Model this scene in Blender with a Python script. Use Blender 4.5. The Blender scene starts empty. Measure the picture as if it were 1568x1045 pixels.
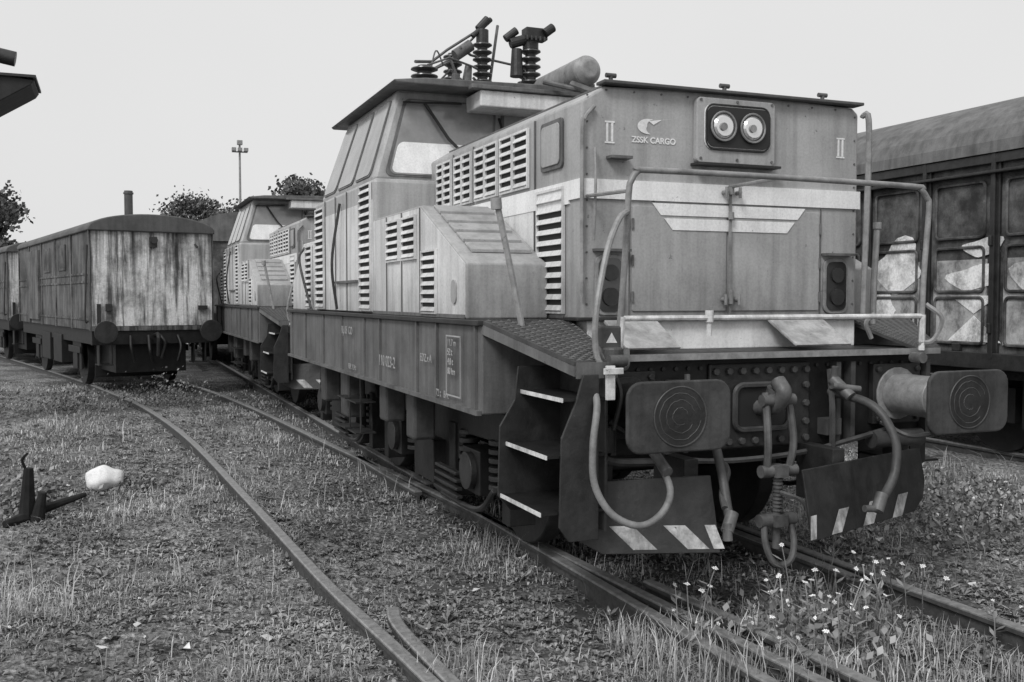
import bpy, math, random, bmesh
import numpy as np
from mathutils import Vector, noise
random.seed(4); rng=np.random.default_rng(7)
sc=bpy.context.scene
sc.view_settings.view_transform='Standard'; sc.view_settings.look='None'; sc.view_settings.exposure=0
COL=sc.collection

# ---------------------------------------------------------------- materials
def nt(name):
    m=bpy.data.materials.new(name); m.use_nodes=True
    t=m.node_tree; b=t.nodes['Principled BSDF']; return m,t,b
def ramp(t,src,p0,c0,p1,c1):
    r=t.nodes.new('ShaderNodeValToRGB'); e=r.color_ramp.elements
    e[0].position=p0; e[0].color=(c0,c0,c0,1); e[1].position=p1; e[1].color=(c1,c1,c1,1)
    t.links.new(src,r.inputs[0]); return r.outputs[0]
def coords(t,scale,space='Object'):
    c=t.nodes.new('ShaderNodeTexCoord'); mp=t.nodes.new('ShaderNodeMapping')
    mp.inputs['Scale'].default_value=scale; t.links.new(c.outputs[space],mp.inputs[0]); return mp.outputs[0]
def noisen(t,scale,det=5,rough=.6,vec=(1,1,1)):
    n=t.nodes.new('ShaderNodeTexNoise'); n.inputs['Scale'].default_value=scale; n.inputs['Detail'].default_value=det
    n.inputs['Roughness'].default_value=rough; t.links.new(coords(t,vec),n.inputs['Vector']); return n.outputs['Fac']
def mul(t,a,b,op='MULTIPLY'):
    m=t.nodes.new('ShaderNodeMath'); m.operation=op
    for i,s in enumerate((a,b)):
        if isinstance(s,(int,float)): m.inputs[i].default_value=s
        else: t.links.new(s,m.inputs[i])
    return m.outputs[0]
def paint(name,v,rough=.5,dirt=.35,streak=.3,bump=.15,sc_=3.0,spec=.4,metal=0,chips=0,grime=None):
    m,t,b=nt(name)
    d=ramp(t,noisen(t,sc_,8,.65),.35,1-dirt,.6,1.0)
    s=ramp(t,noisen(t,1.0,6,.6,(13,13,.7)),.36,1-streak,.56,1.0)
    f=ramp(t,noisen(t,70,4,.7),.3,.86,.6,1.05)
    c=mul(t,mul(t,mul(t,d,s),f),v)
    if chips:
        k=ramp(t,noisen(t,17,8,.75),.645,1.0,.68,chips); c=mul(t,c,k)
    if grime:   # splashed dirt rising from the deck: (z where it starts, z where clean)
        sx=t.nodes.new('ShaderNodeSeparateXYZ'); t.links.new(coords(t,(1,1,1)),sx.inputs[0])
        w=mul(t,sx.outputs['Z'],mul(t,mul(t,noisen(t,3.5,7,.7,(2.2,2.2,.6)),.5,'SUBTRACT'),.9),'ADD')
        mr=t.nodes.new('ShaderNodeMapRange'); mr.inputs['From Min'].default_value=grime[0]; mr.inputs['From Max'].default_value=grime[1]; mr.inputs['To Min'].default_value=grime[2]; mr.inputs['To Max'].default_value=1
        t.links.new(w,mr.inputs['Value']); c=mul(t,c,mr.outputs[0])
    t.links.new(c,b.inputs['Base Color'])
    b.inputs['Roughness'].default_value=rough; b.inputs['Specular IOR Level'].default_value=spec; b.inputs['Metallic'].default_value=metal
    bp=t.nodes.new('ShaderNodeBump'); bp.inputs['Strength'].default_value=bump; bp.inputs['Distance'].default_value=.01
    t.links.new(noisen(t,9,6,.6),bp.inputs['Height']); t.links.new(bp.outputs[0],b.inputs['Normal'])
    return m
def peeled(name,hi,lo,p0=.42,p1=.56,vec=(6,6,.9),rough=.7,grime=None):
    m,t,b=nt(name)
    a=ramp(t,noisen(t,1.3,9,.72,vec),p0,lo,p1,hi)
    d=ramp(t,noisen(t,1.7,8,.7),.36,.3,.55,1.0)
    f=ramp(t,noisen(t,40,4,.7),.3,.75,.65,1.1)
    c=mul(t,mul(t,a,d),f)
    if grime:  # rust runs coming down from the roof edge
        sx=t.nodes.new('ShaderNodeSeparateXYZ'); t.links.new(coords(t,(1,1,1)),sx.inputs[0])
        w=mul(t,sx.outputs['Z'],mul(t,mul(t,noisen(t,1.2,7,.7,(7,7,.25)),.5,'SUBTRACT'),5.5),'ADD')
        mr=t.nodes.new('ShaderNodeMapRange'); mr.inputs['From Min'].default_value=grime[0]; mr.inputs['From Max'].default_value=grime[1]; mr.inputs['To Min'].default_value=1; mr.inputs['To Max'].default_value=grime[2]
        t.links.new(w,mr.inputs['Value']); c=mul(t,c,mr.outputs[0])
    t.links.new(c,b.inputs['Base Color']); b.inputs['Roughness'].default_value=rough
    bp=t.nodes.new('ShaderNodeBump'); bp.inputs['Strength'].default_value=.4; bp.inputs['Distance'].default_value=.01
    t.links.new(a,bp.inputs['Height']); t.links.new(bp.outputs[0],b.inputs['Normal']); return m
GREY=paint('loco_grey_paint',.44,.42,.20,.22,.08,2.0,chips=.4,grime=(1.38,1.75,.62))
LIGHT=paint('loco_light_paint',.80,.42,.20,.24,.08,2.5,chips=.35,grime=(1.40,1.78,.60))
STRIPE=paint('stripe_white_paint',.92,.42,.12,.12,.08,4,chips=.5)
FRAME=paint('frame_grey_paint',.17,.55,.38,.32,.25,chips=.4)
ROOF=paint('roof_dark_paint',.11,.6,.4,.2,.3)
TREAD=paint('tread_plate_steel',.085,.5,.4,.2,.3,8)
DARK=paint('grimy_black_steel',.014,.55,.6,.3,.6,6,.5)
DARK2=paint('greasy_dark_steel',.032,.5,.6,.3,.6,8,.6,chips=2.4)
STEEL=paint('worn_steel',.15,.45,.5,.3,.4,8)
WHITE=paint('white_trim_paint',.82,.5,.4,.25,.2,12,chips=.3)
RAILP=paint('handrail_paint',.32,.4,.4,.1,.1,10,chips=.4)
HOSE=paint('rubber_hose',.24,.55,.3,.2,.3,12)
RUST=paint('rusty_rail',.085,.7,.4,.1,.5,20)
RHEAD=paint('rail_head',.28,.4,.45,.0,.1,20,.6)
INS=paint('insulator_porcelain',.07,.25,.3,.1,.05,8,.7)
WOOD=paint('sleeper_wood',.10,.9,.5,.2,.8,6)
STONE=paint('white_stone',.9,.8,.15,.1,.5,9)
CHAR=paint('charred_wood',.02,.9,.5,.3,1,9)
WAGW=peeled('peeled_wagon_paint',.80,.16,.40,.53,(5,5,.40),grime=(1.9,3.3,.20))
WAGS=peeled('wagon_side_paint',.18,.045,vec=(9,9,.6))
RUSTW=peeled('rusted_boxcar_paint',.16,.04,.4,.6,(2,2,2))
GRAF=peeled('faded_graffiti_paint',.50,.16,.36,.5,(3,3,2))
GPAINT=peeled('graffiti_white',.95,.40,.34,.46,(3,3,2))
GREYV=paint('van_grey_paint',.18,.7,.4,.3)
BARK=paint('tree_bark',.07,.9,.4,.2,.8,6)
def glass(name,v,r=.06):
    m,t,b=nt(name); b.inputs['Roughness'].default_value=r
    b.inputs['Specular IOR Level'].default_value=.8
    n=ramp(t,noisen(t,4,6,.6),.35,v*.7,.7,v*1.2); t.links.new(n,b.inputs['Base Color']); return m
GLASS=glass('window_glass',.28,.12); GLASSD=glass('dark_glass',.03)
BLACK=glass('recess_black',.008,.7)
LENS,_t,_b=nt('lamp_lens'); _b.inputs['Base Color'].default_value=(.75,.75,.75,1); _b.inputs['Roughness'].default_value=.12; _b.inputs['Metallic'].default_value=.7
def leafmat(name,lo,hi,tr=.0):
    m,t,b=nt(name); g=t.nodes.new('ShaderNodeNewGeometry')
    a=ramp(t,g.outputs['Random Per Island'],0,lo,1,hi)
    d=ramp(t,noisen(t,1.1,5,.6),.35,.6,.65,1.2)
    t.links.new(mul(t,a,d),b.inputs['Base Color']); b.inputs['Roughness'].default_value=.65; b.inputs['Specular IOR Level'].default_value=.25; return m
GRASS=leafmat('grass_blades',.16,.68); WEED=leafmat('weed_leaves',.08,.40); PETAL=leafmat('petals',.8,.95); FOL=leafmat('tree_leaves',.06,.18)

# ---------------------------------------------------------------- geometry accumulator
def empty(name,loc=(0,0,0),rz=0):
    e=bpy.data.objects.new(name,None); COL.objects.link(e); e.location=loc; e.rotation_euler[2]=rz; e.empty_display_size=.3; return e
def catmull(pts,n=6):
    P=[Vector(p) for p in pts]
    if len(P)<3: return P
    P=[2*P[0]-P[1]]+P+[2*P[-1]-P[-2]]; out=[]
    for i in range(1,len(P)-2):
        for k in range(n):
            t=k/n; a,b,c,d=P[i-1:i+3]
            out.append(.5*((2*b)+(c-a)*t+(2*a-5*b+4*c-d)*t*t+(-a+3*b-3*c+d)*t**3))
    out.append(P[-2]); return out
class G:
    def __init__(s): s.v=[]; s.f=[]
    def add(s,v,f):
        o=len(s.v); s.v+= [tuple(p) for p in v]; s.f+=[tuple(i+o for i in q) for q in f]; return s
    def box(s,x0,x1,y0,y1,z0,z1):
        return s.add([(x,y,z) for x in(x0,x1) for y in(y0,y1) for z in(z0,z1)],[(0,1,3,2),(4,6,7,5),(0,4,5,1),(2,3,7,6),(0,2,6,4),(1,5,7,3)])
    def prism(s,poly,a0,a1,ax):
        n=len(poly); v=[]
        for a in(a0,a1):
            for p,q in poly: v.append((a,p,q) if ax=='x' else (p,a,q) if ax=='y' else (p,q,a))
        return s.add(v,[tuple(range(n)),tuple(range(n,2*n))]+[(i,(i+1)%n,n+(i+1)%n,n+i) for i in range(n)])
    def cyl(s,p0,p1,r,seg=14,r2=None):
        p0=Vector(p0);p1=Vector(p1); r2=r if r2 is None else r2
        d=(p1-p0).normalized(); u=d.orthogonal().normalized(); w=d.cross(u); v=[]
        for p,rr in((p0,r),(p1,r2)):
            for i in range(seg):
                a=2*math.pi*i/seg; v.append(p+u*math.cos(a)*rr+w*math.sin(a)*rr)
        return s.add(v,[tuple(range(seg)),tuple(range(seg,2*seg))]+[(i,(i+1)%seg,seg+(i+1)%seg,seg+i) for i in range(seg)])
    def tube(s,pts,r,seg=8,sm=True,n=6):
        P=catmull(pts,n) if sm else [Vector(p) for p in pts]; v=[];f=[]
        u=None
        for i,p in enumerate(P):
            d=(P[min(i+1,len(P)-1)]-P[max(i-1,0)]).normalized()
            u=d.orthogonal().normalized() if u is None else (u-d*u.dot(d)).normalized()
            w=d.cross(u)
            for k in range(seg):
                a=2*math.pi*k/seg; v.append(p+u*math.cos(a)*r+w*math.sin(a)*r)
        for i in range(len(P)-1):
            for k in range(seg):
                f.append((i*seg+k,i*seg+(k+1)%seg,(i+1)*seg+(k+1)%seg,(i+1)*seg+k))
        f.append(tuple(range(seg))); f.append(tuple(range((len(P)-1)*seg,len(P)*seg)))
        return s.add(v,f)
    def lathe(s,c,prof,seg=18):
        v=[];f=[]
        for r,z in prof:
            for k in range(seg):
                a=2*math.pi*k/seg; v.append((c[0]+math.cos(a)*r,c[1]+math.sin(a)*r,c[2]+z))
        for i in range(len(prof)-1):
            for k in range(seg): f.append((i*seg+k,i*seg+(k+1)%seg,(i+1)*seg+(k+1)%seg,(i+1)*seg+k))
        f.append(tuple(range(seg))); f.append(tuple(range((len(prof)-1)*seg,len(prof)*seg)))
        return s.add(v,f)
    def mirror(s,c):
        n=len(s.v); s.v+=[(2*c-x,y,z) for x,y,z in s.v]; s.f+=[tuple(i+n for i in reversed(q)) for q in s.f]; return s
    def shift(s,dx,dy,dz):
        s.v=[(x+dx,y+dy,z+dz) for x,y,z in s.v]; return s
    def make(s,name,mat,parent=None,bevel=0,smooth=False):
        me=bpy.data.meshes.new(name); me.from_pydata(s.v,[],s.f); me.materials.append(mat)
        bm=bmesh.new(); bm.from_mesh(me); bmesh.ops.recalc_face_normals(bm,faces=bm.faces); bm.to_mesh(me); bm.free()
        o=bpy.data.objects.new(name,me); COL.objects.link(o)
        if smooth:
            me.polygons.foreach_set('use_smooth',[True]*len(me.polygons))
            me.set_sharp_from_angle(angle=math.radians(40))
        if bevel:
            b=o.modifiers.new('b','BEVEL'); b.width=bevel; b.segments=2; b.limit_method='ANGLE'; b.angle_limit=math.radians(40)
        if parent: o.parent=parent
        return o
def rr(x0,x1,z0,z1,r,n=5):
    out=[]
    for cx_,cz,a0 in((x1-r,z1-r,0),(x0+r,z1-r,90),(x0+r,z0+r,180),(x1-r,z0+r,270)):
        for k in range(n+1):
            a=math.radians(a0+90*k/n); out.append((cx_+r*math.cos(a),cz+r*math.sin(a)))
    return out
def text(body,size,loc,rot,mat,parent,name='lettering',bold=0):
    c=bpy.data.curves.new(name,'FONT'); c.body=body; c.size=size; c.extrude=.001; c.offset=bold; c.materials.append(mat)
    o=bpy.data.objects.new(name,c); COL.objects.link(o); o.location=loc; o.rotation_euler=rot; o.parent=parent; return o
FR=(math.pi/2,0,0); SD=(math.pi/2,0,-math.pi/2)
CX=3.28

def grille(gd,gs,gf,xs,y0,y1,z0,z1,pitch=.05):
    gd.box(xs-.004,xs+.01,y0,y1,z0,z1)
    w=.014
    gf.box(xs-.018,xs-.001,y0-w,y0,z0-w,z1+w).box(xs-.018,xs-.001,y1,y1+w,z0-w,z1+w)
    gf.box(xs-.0175,xs-.001,y0,y1,z1,z1+w).box(xs-.0175,xs-.001,y0,y1,z0-w,z0)
    n=max(3,int((z1-z0)/pitch)); p=(z1-z0)/n
    for i in range(n):
        z=z0+i*p+.004
        gs.prism([(xs-.026,z),(xs-.02,z-.002),(xs-.006,z+p*.46),(xs-.010,z+p*.48)],y0+.002,y1-.002,'y')

def locomotive(parent,detail=True):
    E=parent; X0=1.85
    prof=[(2.355,1.475),(4.205,1.475),(4.205,2.70),(4.16,2.735),(3.28,2.76),(2.49,2.735),(2.355,2.655)]
    G().prism(prof,4.856,7.6,'y').prism(prof,9.3,11.0,'y').make('hood',GREY,E,.014)
    g=G()
    g.prism(rr(2.66,3.268,1.52,2.10,.01),4.846,4.8555,'y').prism(rr(3.292,3.92,1.52,2.10,.01),4.846,4.8555,'y')
    g.make('hood_doors',GREY,E,.003)
    g=G()
    for x in(2.645,3.932): g.box(x-.004,x+.004,4.851,4.8555,1.5,2.12)
    for z in(1.6,1.8,2.0):
        for x in(2.66,3.92): g.cyl((x,4.843,z-.03),(x,4.843,z+.03),.007,8)
    g.make('door_hinges',FRAME,E)
    g=G()
    for z in np.arange(1.56,2.7,.14):
        for x in(2.385,4.175): g.cyl((x,4.856,z),(x,4.851,z),.006,6)
    for x in np.arange(2.5,4.2,.17): g.cyl((x,4.856,2.715),(x,4.851,2.715),.006,6)
    g.make('hood_rivets',FRAME,E)
    G().box(2.46,4.20,4.80,4.90,2.742,2.760).make('hood_front_lip',ROOF,E,.004)
    G().prism([(2.50,2.742),(3.28,2.767),(4.15,2.742),(4.15,2.752),(3.28,2.780),(2.50,2.752)],4.9,7.55,'y').make('hood_roof',FRAME,E)
    G().box(2.345,4.215,4.843,4.856,2.13,2.235).box(2.343,2.3545,4.843,5.0,2.13,2.235).box(2.3435,2.3545,5.0,7.39,2.11,2.235).make('stripe',STRIPE,E)
    G().box(2.3475,2.3545,5.50,7.39,1.80,2.1095).mirror(CX).make('hood_side_light_panel',LIGHT,E)
    g=G()
    g.prism([(2.78,2.118),(3.81,2.118),(3.755,2.052),(2.835,2.052)],4.841,4.8445,'y')
    g.prism([(2.855,2.036),(3.735,2.036),(3.68,1.972),(2.91,1.972)],4.841,4.8445,'y')
    g.make('emblem_bars',STRIPE,E)
    g=G().box(3.272,3.288,4.826,4.8335,1.5,2.24)
    for z in(1.58,1.62,2.06,2.2): g.cyl((3.28,4.82,z-.02),(3.28,4.82,z+.02),.016)
    for x in (3.235,3.325):
        for z in (1.585,2.19): g.cyl((x,4.80,z),(x,4.835,z),.013).cyl((x,4.80,z-.03),(x,4.80,z+.03),.009)
    g.make('door_latches',RAILP,E,0,True)
    G().prism(rr(3.045,3.57,2.35,2.715,.03),4.815,4.8565,'y').make('headlight_housing',GREY,E,.006)
    G().box(3.03,3.585,4.775,4.856,2.335,2.348).make('headlight_ledge',DARK2,E)
    G().box(2.50,2.63,4.79,4.856,2.345,2.36).make('small_ledge',FRAME,E)
    G().prism(rr(3.090,3.535,2.425,2.68,.055),4.806,4.8145,'y').make('headlight_frame',LIGHT,E,.003)
    G().prism(rr(3.105,3.52,2.44,2.665,.045),4.800,4.8055,'y').make('headlight_recess',BLACK,E)
    for i,x in enumerate((3.205,3.40)):
        G().cyl((x,4.799,2.555),(x,4.789,2.555),.082,28).make('headlight_bowl',STEEL,E,0,True)
        G().cyl((x,4.788,2.555),(x,4.778,2.555),.066,24,.055).make('headlight_lens',LENS,E,0,True)
        G().cyl((x-.01,4.777,2.55),(x-.01,4.768,2.55),.022,16).make('headlight_bulb',RAILP,E,0,True)
        G().tube([(x+.080*math.cos(a),4.787,2.555+.080*math.sin(a)) for a in np.linspace(0,2*math.pi,24)],.006,6,False).make('headlight_ring',RAILP,E,0,True)
    q=rr(3.10,3.525,2.43,2.675,.05); G().tube([(x,4.808,z) for x,z in q+[q[0]]],.007,6,False).make('headlight_gasket',DARK2,E)
    g=G()
    for x in(3.07,3.31,3.545):
        for z in(2.375,2.70): g.cyl((x,4.814,z),(x,4.809,z),.008,8)
    g.make('housing_screws',FRAME,E)
    g=G()
    for x in(2.55,3.28,3.97): g.cyl((x,4.9,2.75),(x,4.9,2.80),.012).cyl((x-.03,4.9,2.805),(x+.03,4.9,2.805),.013)
    g.make('roof_eyes',ROOF,E,0,True)
    for x0 in(2.43,3.95):
        G().prism(rr(x0,x0+.18,1.50,1.83,.05),4.84,4.8565,'y').make('lamp_window_frame',RAILP,E,.004)
        G().prism(rr(x0+.02,x0+.16,1.52,1.81,.04),4.832,4.8395,'y').make('lamp_window',GLASSD,E)
        G().cyl((x0+.09,4.831,1.6),(x0+.09,4.82,1.6),.05,20).cyl((x0+.09,4.831,1.73),(x0+.09,4.82,1.73),.045,20).make('marker_lamp',DARK2,E,0,True)
        G().box(x0-.01,x0+.2,4.80,4.856,1.845,1.86).make('lamp_window_hood',STEEL,E)
    if detail:
        for x in(2.50,4.05):
            g=G().box(x,x+.012,4.852,4.8555,2.44,2.54).box(x+.03,x+.042,4.852,4.8555,2.44,2.54).box(x-.008,x+.05,4.852,4.8555,2.541,2.55).box(x-.008,x+.05,4.852,4.8555,2.43,2.439)
            g.make('cab_end_numeral',STRIPE,E)
        text('ZSSK CARGO',.046,(2.655,4.853,2.445),FR,STRIPE,E,bold=.0012)
        g=G(); vs=[];n=16
        for i in range(n):
            a=math.radians(75+i*13); e=math.sin(math.pi*i/(n-1))
            vs.append((2.76+.07*math.cos(a),4.852,2.535+.042*math.sin(a))); vs.append((2.772+.07*(1-.7*e)*math.cos(a),4.852,2.535+.042*(1-.75*e)*math.sin(a)))
        g.add(vs,[(2*i,2*i+1,2*i+3,2*i+2) for i in range(n-1)])
        g.add([(2.76,4.852,2.565),(2.93,4.852,2.588),(2.84,4.852,2.575),(2.79,4.852,2.545)],[(0,3,2,1)])
        g.make('logo',STRIPE,E)
    G().tube([(2.345,4.83,1.6),(2.345,4.83,2.45),(2.36,4.83,2.55),(2.42,4.84,2.62)],.012).tube([(4.21,4.80,1.5),(4.22,4.78,2.58),(4.2,4.82,2.69)],.018).tube([(2.40,4.80,1.9),(2.40,4.78,2.2),(2.42,4.83,2.4)],.008).make('corner_pipe',RAILP,E,0,True)
    # ---------- side grilles
    gd,gs,gf=G(),G(),G()
    for y0,y1 in((5.58,6.02),(6.10,6.50),(6.60,6.94),(7.04,7.36)):
        m=(y0+y1)/2
        grille(gd,gs,gf,2.352,y0,m-.01,2.27,2.60,.055); grille(gd,gs,gf,2.352,m+.03,y1,2.27,2.60,.055)
    grille(gd,gs,gf,2.352,5.07,5.42,1.52,2.20,.058)
    grille(gd,gs,gf,X0-.003,6.66,6.96,1.86,2.12,.052); grille(gd,gs,gf,X0-.003,6.26,6.56,1.86,2.12,.052)
    grille(gd,gs,gf,X0-.003,5.82,6.10,1.51,1.88,.052)
    grille(gd,gs,gf,X0-.003,7.46,7.80,1.51,2.46,.058)
    grille(gd,gs,gf,X0-.003,9.25,9.62,1.51,2.42,.058); grille(gd,gs,gf,X0-.003,9.85,10.15,1.51,2.1,.058)
    for g_,n_,m_ in((gd,'grille_shadow',BLACK),(gs,'grille_slats',LIGHT),(gf,'grille_frames',LIGHT)): g_.mirror(CX).make(n_,m_,E)
    G().prism(rr(5.08,5.38,2.32,2.60,.03),2.340,2.3545,'x').mirror(CX).make('side_hatch_frame',FRAME,E,.003)
    G().prism(rr(5.105,5.355,2.345,2.575,.03),2.332,2.3395,'x').mirror(CX).make('side_hatch',GREY,E,.003)
    g=G()
    for y in (5.48,6.56,6.995): g.box(2.345,2.3545,y-.006,y+.006,1.5,2.64)
    g.mirror(CX).make('hood_seams',FRAME,E)
    lk=[(7.4,1.475),(5.28,1.475),(5.28,1.79),(6.17,2.185),(7.4,2.185)]
    G().prism(lk,X0,2.346,'x').mirror(CX).make('side_locker',GREY,E,.01)
    lk2=[(7.40,1.485),(5.30,1.485),(5.30,1.785),(6.17,2.170),(7.40,2.170)]
    G().prism(lk2,X0-.0025,X0+.01,'x').mirror(CX).make('locker_side_sheet',LIGHT,E)
    g=G()
    for i in range(5):
        y=5.42+i*.15; z=1.79+(y-5.28)*(.395/.89)
        g.prism([(y,z+.004),(y+.13,z+.062),(y+.125,z+.072),(y-.002,z+.024)],1.93,2.30,'x')
    g.mirror(CX).make('locker_louvres',GREY,E,.003)
    g=G()
    for y in(6.17,6.6,7.0): g.box(X0-.010,X0-.003,y-.006,y+.006,1.49,2.17)
    g.box(X0-.011,X0-.003,5.3,7.4,1.478,1.50)
    g.mirror(CX).make('locker_seams',FRAME,E)
    G().prism(rr(5.44,5.53,1.56,1.70,.043),X0-.012,X0-.003,'x').mirror(CX).make('locker_badge',GREY,E)
    rk=[(9.6,1.475),(11.0,1.475),(11.0,1.76),(10.35,2.15),(9.6,2.15)]
    G().prism(rk,X0,2.353,'x').mirror(CX).make('rear_locker',LIGHT,E,.01)
    # ---------- cab
    G().box(X0,2*CX-X0,7.4,9.7,1.475,2.50).make('cab_lower',GREY,E,.03)
    G().box(X0-.0025,X0+.02,7.43,9.67,1.49,2.34).mirror(CX).make('cab_side_sheet',LIGHT,E)
    g=G()
    for y in(7.86,8.3,8.75,9.2): g.box(X0-.010,X0-.003,y-.007,y+.007,1.49,2.48)
    g.box(X0-.03,X0-.003,7.9,8.7,1.72,1.74)
    g.mirror(CX).make('cab_seams',FRAME,E)
    zb,zt=2.50,3.235
    B=[(1.88,7.55),(4.68,7.55),(4.68,9.55),(1.88,9.55)]; T=[(2.12,7.68),(4.44,7.68),(4.44,9.42),(2.12,9.42)]
    v=[(x,y,zb) for x,y in B]+[(x,y,zt) for x,y in T]
    G().add(v,[(0,1,5,4),(1,2,6,5),(2,3,7,6),(3,0,4,7),(4,5,6,7),(0,3,2,1)]).make('cab_upper',GREY,E,.03)
    def facepane(i,j,u0,u1,w0,w1,o0,o1,g,rad=.06):
        a=Vector(v[i]);b=Vector(v[j]);c=Vector(v[i+4]);d=Vector(v[j+4])
        n=(b-a).cross(c-a).normalized()
        ctr=Vector((CX,8.55,2.9)); 
        if n.dot(a-ctr)<0: n=-n
        W=(b-a).length;H=(c-a).length
        pl=rr(u0*W,u1*W,w0*H,w1*H,rad); vs=[]
        for off in(o0,o1):
            for p,q in pl:
                u=p/W;w=q/H; vs.append((a*(1-u)+b*u)*(1-w)+(c*(1-u)+d*u)*w+n*off)
        m=len(pl); g.add(vs,[tuple(range(m)),tuple(range(m,2*m))]+[(k,(k+1)%m,m+(k+1)%m,m+k) for k in range(m)])
    gg,gfm,gw=G(),G(),G()
    side=((.05,.3),(.36,.64),(.70,.95)); fr3=((.04,.345),(.385,.615),(.655,.96))
    for i,j,us in((0,1,fr3),(2,3,fr3),(3,0,side),(1,2,side)):
        for u0,u1 in us:
            facepane(i,j,u0-.010,u1+.010,.05,.90,-.01,.010,gfm); facepane(i,j,u0,u1,.07,.88,.0105,.015,gg)
            if i==0: facepane(i,j,u0+.006,u1-.006,.085,.42,.0155,.017,gw,.05)  # white reflections low in the front windscreens, painted as sheets over the glass
    gfm.make('window_frames',FRAME,E); gg.make('windows',GLASS,E); gw.make('painted_glass_reflections',STRIPE,E)
    G().prism([(2.03,3.225),(4.53,3.225),(4.55,3.245),(4.3,3.275),(3.28,3.30),(2.26,3.275),(2.01,3.245)],7.38,9.7,'y').make('cab_roof',FRAME,E,.008)
    G().box(2.68,3.88,7.32,7.66,3.08,3.205).make('roof_lamp_box',LIGHT,E,.01)
    G().box(2.60,3.96,7.29,7.379,3.208,3.24).make('roof_lamp_visor',FRAME,E,.005)
    G().tube([(2.32,7.62,3.13),(2.5,7.56,2.85),(2.66,7.50,2.68)],.012,6,False).tube([(2.95,7.62,3.05),(3.0,7.53,2.75)],.010,6,False).tube([(2.14,7.6,3.12),(2.62,7.6,3.14)],.008,6,False).make('wipers',DARK,E)
    # ---------- roof equipment
    R=E
    g=G()
    def insul(c,h,r=.075,n=6):
        p=[(r*.55,0)]
        for i in range(n):
            z=h*i/n; p+=[(r*.55,z+.1*h/n),(r,z+.45*h/n),(r*.98,z+.6*h/n),(r*.5,z+.85*h/n)]
        p+=[(r*.5,h)]; g.lathe(c,p)
    insul((2.36,7.75,3.37),.17,.11,3); insul((3.02,8.2,3.4),.50,.085,8); insul((3.43,8.1,3.4),.46,.09,7); insul((2.85,8.5,3.4),.45,.085,7); insul((3.60,8.6,3.4),.42,.085,7); insul((2.5,9.2,3.38),.2,.1,3); insul((4.2,7.9,3.37),.2,.1,3); insul((4.2,9.2,3.37),.2,.1,3)
    g.shift(0,0,-.09).make('roof_insulators',INS,R,0,True)
    g=G().cyl((3.24,8.1,3.88),(3.54,8.08,3.98),.045).cyl((3.43,8.1,3.84),(3.43,8.1,3.98),.07).cyl((3.30,8.1,3.60),(3.30,8.1,3.84),.06,14,.045)
    g.cyl((3.02,8.2,3.88),(3.02,8.2,4.0),.055).box(3.36,3.56,8.02,8.14,3.92,4.02).cyl((3.52,8.0,3.97),(3.60,8.0,4.03),.04).cyl((3.20,8.12,3.92),(3.30,8.1,4.0),.035)
    g.cyl((2.92,8.18,3.93),(3.1,8.2,4.1),.022).cyl((2.98,8.2,4.0),(3.07,8.2,4.10),.035)
    for k in range(5): g.cyl((3.36+k*.04,8.0,3.90),(3.36+k*.04,8.0,3.94),.013,6)
    g.shift(0,0,-.09).make('roof_switchgear',DARK2,R,.006,False)
    g=G().tube([(2.30,7.8,3.58),(2.5,8.0,3.64),(2.7,8.2,3.80),(3.02,8.2,4.02)],.013,6,False).tube([(2.36,8.1,3.5),(2.75,8.25,3.72),(3.0,8.3,3.98)],.011,6,False)
    g.tube([(2.36,9.2,3.6),(2.6,8.6,3.66),(3.0,8.3,3.9)],.011,6,False).tube([(2.4,7.8,3.56),(2.62,7.9,3.66),(2.9,8.0,3.62)],.009,6,False)
    g.tube([(2.9,8.1,3.56),(3.02,8.15,3.5),(3.3,8.0,3.5),(3.6,7.9,3.5)],.012).tube([(2.65,8.0,3.70),(2.75,8.0,3.5),(2.9,8.0,3.45)],.012).tube([(3.08,8.2,3.5),(3.2,8.3,4.08)],.013,6,False)
    g.tube([(2.75,8.0,3.78),(2.95,8.3,3.80),(3.5,8.6,3.82)],.012,6,False).cyl((2.72,8.05,3.72),(2.86,8.05,3.82),.05).tube([(2.45,7.9,3.5),(2.52,7.95,3.72),(2.6,8.0,3.62)],.007,5).tube([(2.55,8.0,3.47),(2.68,8.05,3.60),(2.8,8.05,3.48)],.010,5,False)
    g.cyl((2.80,8.02,3.40),(2.83,8.02,3.64),.05,12,.03).cyl((2.70,8.02,3.40),(2.72,8.02,3.56),.035)
    g.shift(0,0,-.09).make('roof_pantograph',STEEL,R,0,True)
    g=G().cyl((3.54,7.20,3.40),(3.54,8.15,3.40),.118,28).cyl((3.54,7.20,3.40),(3.54,7.15,3.40),.118,28,.07)
    g.make('roof_air_tank',RAILP,R,.01,True)
    g=G().tube([(3.4,7.2,3.36),(3.5,7.05,3.28),(3.62,7.0,3.22),(3.7,7.1,3.3)],.028).tube([(3.2,7.3,3.38),(3.45,7.15,3.31),(3.55,7.05,3.3)],.02).box(3.42,3.70,7.39,7.47,3.36,3.42)
    g.shift(0,0,-.08).make('roof_tank_pipes',STEEL,R,0,True)
    # ---------- frame
    G().box(X0-.02,2*CX-X0+.02,4.98,11.1,.97,1.445).make('frame_body',FRAME,E,.008)
    G().box(X0-.05,2*CX-X0+.05,4.97,11.12,1.4455,1.4745).make('deck_edge',DARK2,E,.004)
    g=G().box(X0-.05,X0-.021,4.985,11.09,.965,.99)
    for y in (5.06,5.75,6.17,7.12,7.6,8.4,9.2,10.1,10.9): g.box(X0-.036,X0-.021,y-.009,y+.009,.99,1.444)
    g.mirror(CX).make('frame_ribs',FRAME,E)
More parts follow.
